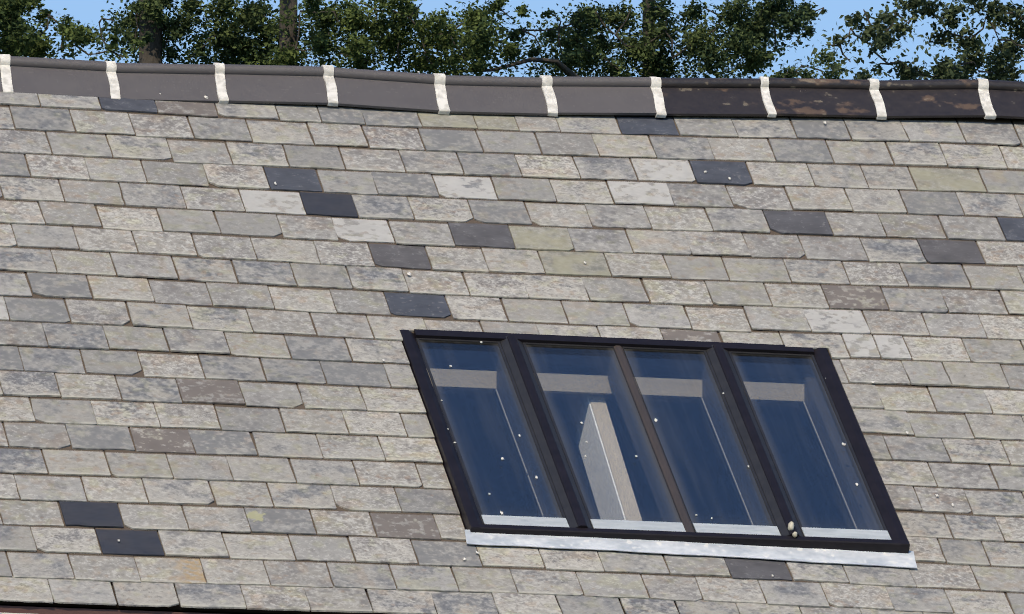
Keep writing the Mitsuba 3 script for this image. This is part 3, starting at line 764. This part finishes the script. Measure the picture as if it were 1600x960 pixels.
def make_tree(name, label, cl, Y, top, centre, mat, trunk, leaf, dens, seed, crown_r, fill):
    r = np.random.default_rng(seed)
    t = key(None, name)
    labels[t] = {'label': label, 'category': 'tree'}
    add(t, 'trunk', tube(trunk[0], trunk[1], 10, seed), 'bark', smooth=True)
    P_, S_ = [], []
    zs = [c[1] for c in cl]
    zlo, zhi = min(zs) - 0.12, max(zs) + 0.12
    for x, z, rad in cl:
        nsub = max(4, int(11 * rad / 0.06))
        rad = rad * 1.2
        base = np.array([x, Y + r.normal(0, 0.28), z])
        for _ in range(nsub):
            o = r.normal(size=3); o *= rad * 0.78 * r.random() ** 0.4 / np.linalg.norm(o)
            sub = base + o * [1, 2.6, 1]
            m = max(4, int(0.62 * dens * rad * rad / nsub))
            q = r.normal(size=(m, 3)) * rad * 0.30 * np.array([1.15, 1.6, 0.8])
            P_.append(sub + q); S_.append(np.full(m, leaf))
        # loose leaves around and behind the clump, so that neighbouring clumps run together
        m = int(dens * rad * rad * fill)
        o = r.normal(size=(m, 3)) * rad * 0.80
        P_.append(base + o * [1.15, 1.0, 0.9] + np.stack([np.zeros(m), r.uniform(0.1, 1.3, m), np.zeros(m)], -1)); S_.append(np.full(m, leaf))
    # the rest of the crown, above and below the strip that shows over the ridge
    cx, cz, rh, rz = centre[0], centre[1], crown_r[0], crown_r[1]
    n_big = int(620 * rh * rz)
    k = 0
    while k < n_big:
        o = r.uniform(-1, 1, 3)
        if o @ o > 1 or o @ o < 0.15:
            continue
        c = np.array([cx + o[0] * rh, Y + o[1] * rh, cz + o[2] * rz])
        if zlo - 0.6 < c[2] < zhi + 0.6:
            k += 1
            continue
        m = 16
        P_.append(c + r.normal(size=(m, 3)) * 0.16); S_.append(np.full(m, 0.08))
        k += 1
    P_, S_ = np.vstack(P_), np.concatenate(S_)
    v, f, uv = leaves(P_, S_, seed)
    add(t, 'crown', trimesh.Trimesh(v, f, process=False), mat, uv=uv)
    # limbs, and the twigs that carry the clumps
    tp, tr = np.asarray(trunk[0], float), np.asarray(trunk[1], float)
    for i in range(12):
        z = r.uniform(tp[0, 2] + 4, tp[-1, 2] - 0.3)
        if zlo - 0.7 < z < zhi + 0.1:
            continue
        px = np.array([np.interp(z, tp[:, 2], tp[:, 0]), np.interp(z, tp[:, 2], tp[:, 1]), z])
        a = r.uniform(0, 2 * math.pi); L = rh * r.uniform(0.5, 0.9)
        e = px + np.array([math.cos(a) * L, math.sin(a) * L, r.uniform(-0.1, 0.5)])
        add(t, 'branch', tube([px, (px + e) / 2 + [0, 0, 0.08], e], [0.05, 0.03, 0.012], 6, seed + i), 'bark', smooth=True)
    br = []
    cc = np.array([[x, Y, z] for x, z, rad in cl])
    for i in range(1, len(cc)):                 # each clump hangs on a twig from its nearest neighbour
        d = np.linalg.norm(cc[:i] - cc[i], axis=1)
        if d.min() > 0.45:
            continue
        s_ = cc[d.argmin()]
        br.append(tube([s_, (s_ + cc[i]) / 2 + r.normal(size=3) * 0.02, cc[i]], [0.008, 0.006, 0.004], 5, seed + i))
    add(t, 'twig', join(br), 'bark', smooth=True, kind='stuff')
    return t


def straight(x, Y, z0, z1, r0, r1, seed, lean=0.0):
    r = np.random.default_rng(seed)
    zz = np.linspace(z0, z1, 9)
    o = np.cumsum(r.normal(0, 0.02, 9)) ; o -= np.interp(14.9, zz, o)
    return np.stack([x + o + lean * (zz - 14.9), Y + o * 0.5, zz], -1), np.linspace(r0, r1, 9)


tr = {
'T1':(30,[(3.78,15.02,0.098),(3.88,14.92,0.081),(3.83,14.77,0.098),(3.99,14.77,0.081),(4.01,14.86,0.058),(4.08,15.02,0.049),(4.19,14.93,0.063),(4.17,14.79,0.081),(4.28,14.81,0.054),(3.63,14.92,0.134),(3.65,14.7,0.112),(3.92,15.09,0.063),(4.42,14.76,0.031),(4.52,14.79,0.027),(4.62,14.76,0.031),(4.44,14.98,0.013),(4.54,15.0,0.013)]),
'T2':(32,[(5.17,15.47,0.06),(5.3,15.36,0.05),(5.12,15.4,0.05),(5.19,15.4,0.092),(5.12,15.27,0.046),(5.1,15.14,0.037),(5.44,15.32,0.078),(5.53,15.49,0.069),(5.72,15.47,0.087),(5.76,15.3,0.092),(5.84,15.17,0.092),(5.62,15.2,0.041),(5.94,15.4,0.092),(5.93,15.22,0.069),(5.35,15.24,0.046),(5.37,15.13,0.046),(6.04,15.49,0.092),(6.12,15.32,0.092),(6.12,15.17,0.119),(5.53,15.11,0.028),(5.27,15.48,0.064)]),
'T3':(30.5,[(5.95,14.95,0.09),(5.98,15.22,0.068),(6.13,14.97,0.077),(6.22,15.23,0.09),(6.33,15.13,0.086),(6.54,15.25,0.099),(6.52,15.09,0.063),(6.31,14.92,0.081),(6.77,15.21,0.09),(6.69,15.05,0.081),(6.86,15.07,0.095),(7.05,15.12,0.09),(7.14,14.98,0.099),(7.21,15.22,0.086),(7.34,15.09,0.09),(7.37,15.31,0.054),(7.23,14.87,0.05),(6.9,14.91,0.063),(6.19,15.08,0.041),(6.7,14.88,0.036),(7.0,14.86,0.045),(6.47,14.89,0.054),(7.49,14.99,0.063),(7.51,15.24,0.041),(6.4,15.3,0.054),(6.86,15.32,0.045)]),
'T4':(31.5,[(7.83,15.34,0.05),(8.1,15.36,0.037),(8.25,15.42,0.064),(8.14,15.11,0.068),(8.23,15.29,0.078),(8.37,15.5,0.096),(8.52,15.34,0.078),(8.37,15.19,0.096),(8.63,15.53,0.082),(8.7,15.25,0.1),(8.89,15.38,0.091),(8.94,15.19,0.1),(8.84,15.55,0.073),(9.13,15.34,0.1),(9.18,15.17,0.082),(9.32,15.5,0.087),(9.36,15.28,0.091),(9.51,15.41,0.091),(9.52,15.19,0.082),(9.6,15.56,0.091),(9.72,15.58,0.091),(9.7,15.43,0.082),(9.84,15.53,0.059),(9.89,15.4,0.041),(10.06,15.61,0.027),(10.01,15.54,0.018),(7.97,15.22,0.037),(8.04,15.48,0.027),(8.54,15.09,0.064),(9.7,15.28,0.064),(9.15,15.58,0.064)]),
'T5':(26,[(8.65,14.39,0.03),(8.73,14.49,0.047),(8.8,14.42,0.055),(8.87,14.51,0.059),(8.89,14.34,0.055),(8.98,14.48,0.055),(9.04,14.61,0.072),(9.13,14.54,0.055),(9.22,14.64,0.072),(9.36,14.58,0.072),(9.4,14.49,0.059),(9.49,14.67,0.085),(9.58,14.47,0.072),(9.67,14.61,0.064),(9.76,14.46,0.081),(9.87,14.65,0.085),(9.89,14.43,0.085),(9.0,14.26,0.055),(8.89,14.21,0.03),(9.11,14.24,0.064),(9.22,14.2,0.072),(9.36,14.2,0.085),(9.49,14.28,0.076),(9.62,14.24,0.085),(9.8,14.25,0.093),(8.73,14.26,0.03),(10.05,14.57,0.106),(10.07,14.33,0.106),(8.56,14.37,0.021),(9.76,14.32,0.064),(8.82,14.62,0.025)]),
'T6':(36,[(11.0,15.87,0.063),(11.07,15.9,0.072),(11.2,15.96,0.058),(11.32,15.89,0.068),(11.43,15.86,0.043),(11.16,15.86,0.068)]),
}
make_tree('leafy_tree', 'dark evergreen tree at the left end behind the ridge', tr['T1'][1], tr['T1'][0], 17, (3.75, 13.6), 'leaf_a', straight(3.9, 30.4, -0.3, 16.6, 0.22, 0.04, 1), 0.034, 90000, 101, (1.1, 3.2), 0.22)
make_tree('leafy_tree', 'tree with a thick dark upright trunk beside the gap of sky at left', tr['T2'][1], tr['T2'][0], 17, (5.7, 14.2), 'leaf_b', straight(5.23, 32.0, -0.3, 17.2, 0.2, 0.07, 2), 0.034, 90000, 102, (1.3, 3.2), 0.42)
make_tree('leafy_tree', 'broad dense evergreen tree behind the middle of the left half of the ridge', tr['T3'][1], tr['T3'][0], 17, (6.8, 14.0), 'leaf_a', straight(6.06, 31.2, -0.3, 16.9, 0.2, 0.05, 3), 0.034, 90000, 103, (1.4, 3.2), 0.5)
t4 = make_tree('leafy_tree', 'broad evergreen tree right of the bare arching limb', tr['T4'][1], tr['T4'][0], 17, (9.0, 14.3), 'leaf_b', straight(8.98, 32.3, -0.3, 17.2, 0.2, 0.03, 4), 0.034, 90000, 104, (1.5, 3.2), 0.42)
limb = [(8.9, 32.0, 14.80), (8.3, 31.4, 14.92), (8.1, 31.15, 14.98), (7.96, 31.0, 15.04), (7.78, 31.0, 15.045), (7.64, 31.0, 15.0), (7.5, 31.0, 14.955), (7.3, 30.95, 14.93), (7.0, 30.9, 14.88)]
add(t4, 'limb', tube(limb, [0.05, 0.036, 0.026, 0.02, 0.016, 0.014, 0.012, 0.009, 0.006], 8, 9), 'bark', smooth=True, label='bare dark limb arching just above the ridge')
make_tree('leafy_tree', 'tree with loose sprays of leaves hanging in at the right end', tr['T5'][1], tr['T5'][0], 16.5, (10.1, 13.6), 'leaf_c', straight(10.35, 26.4, -0.3, 16.2, 0.2, 0.05, 5), 0.042, 46000, 105, (1.1, 3.0), 0.14)
make_tree('leafy_tree', 'small tree top just showing over the ridge in the right-hand gap of sky', tr['T6'][1], tr['T6'][0], 16, (11.2, 14.4), 'leaf_b', straight(11.22, 36.2, -0.3, 15.8, 0.12, 0.02, 6), 0.036, 60000, 106, (0.7, 1.6), 0.2)
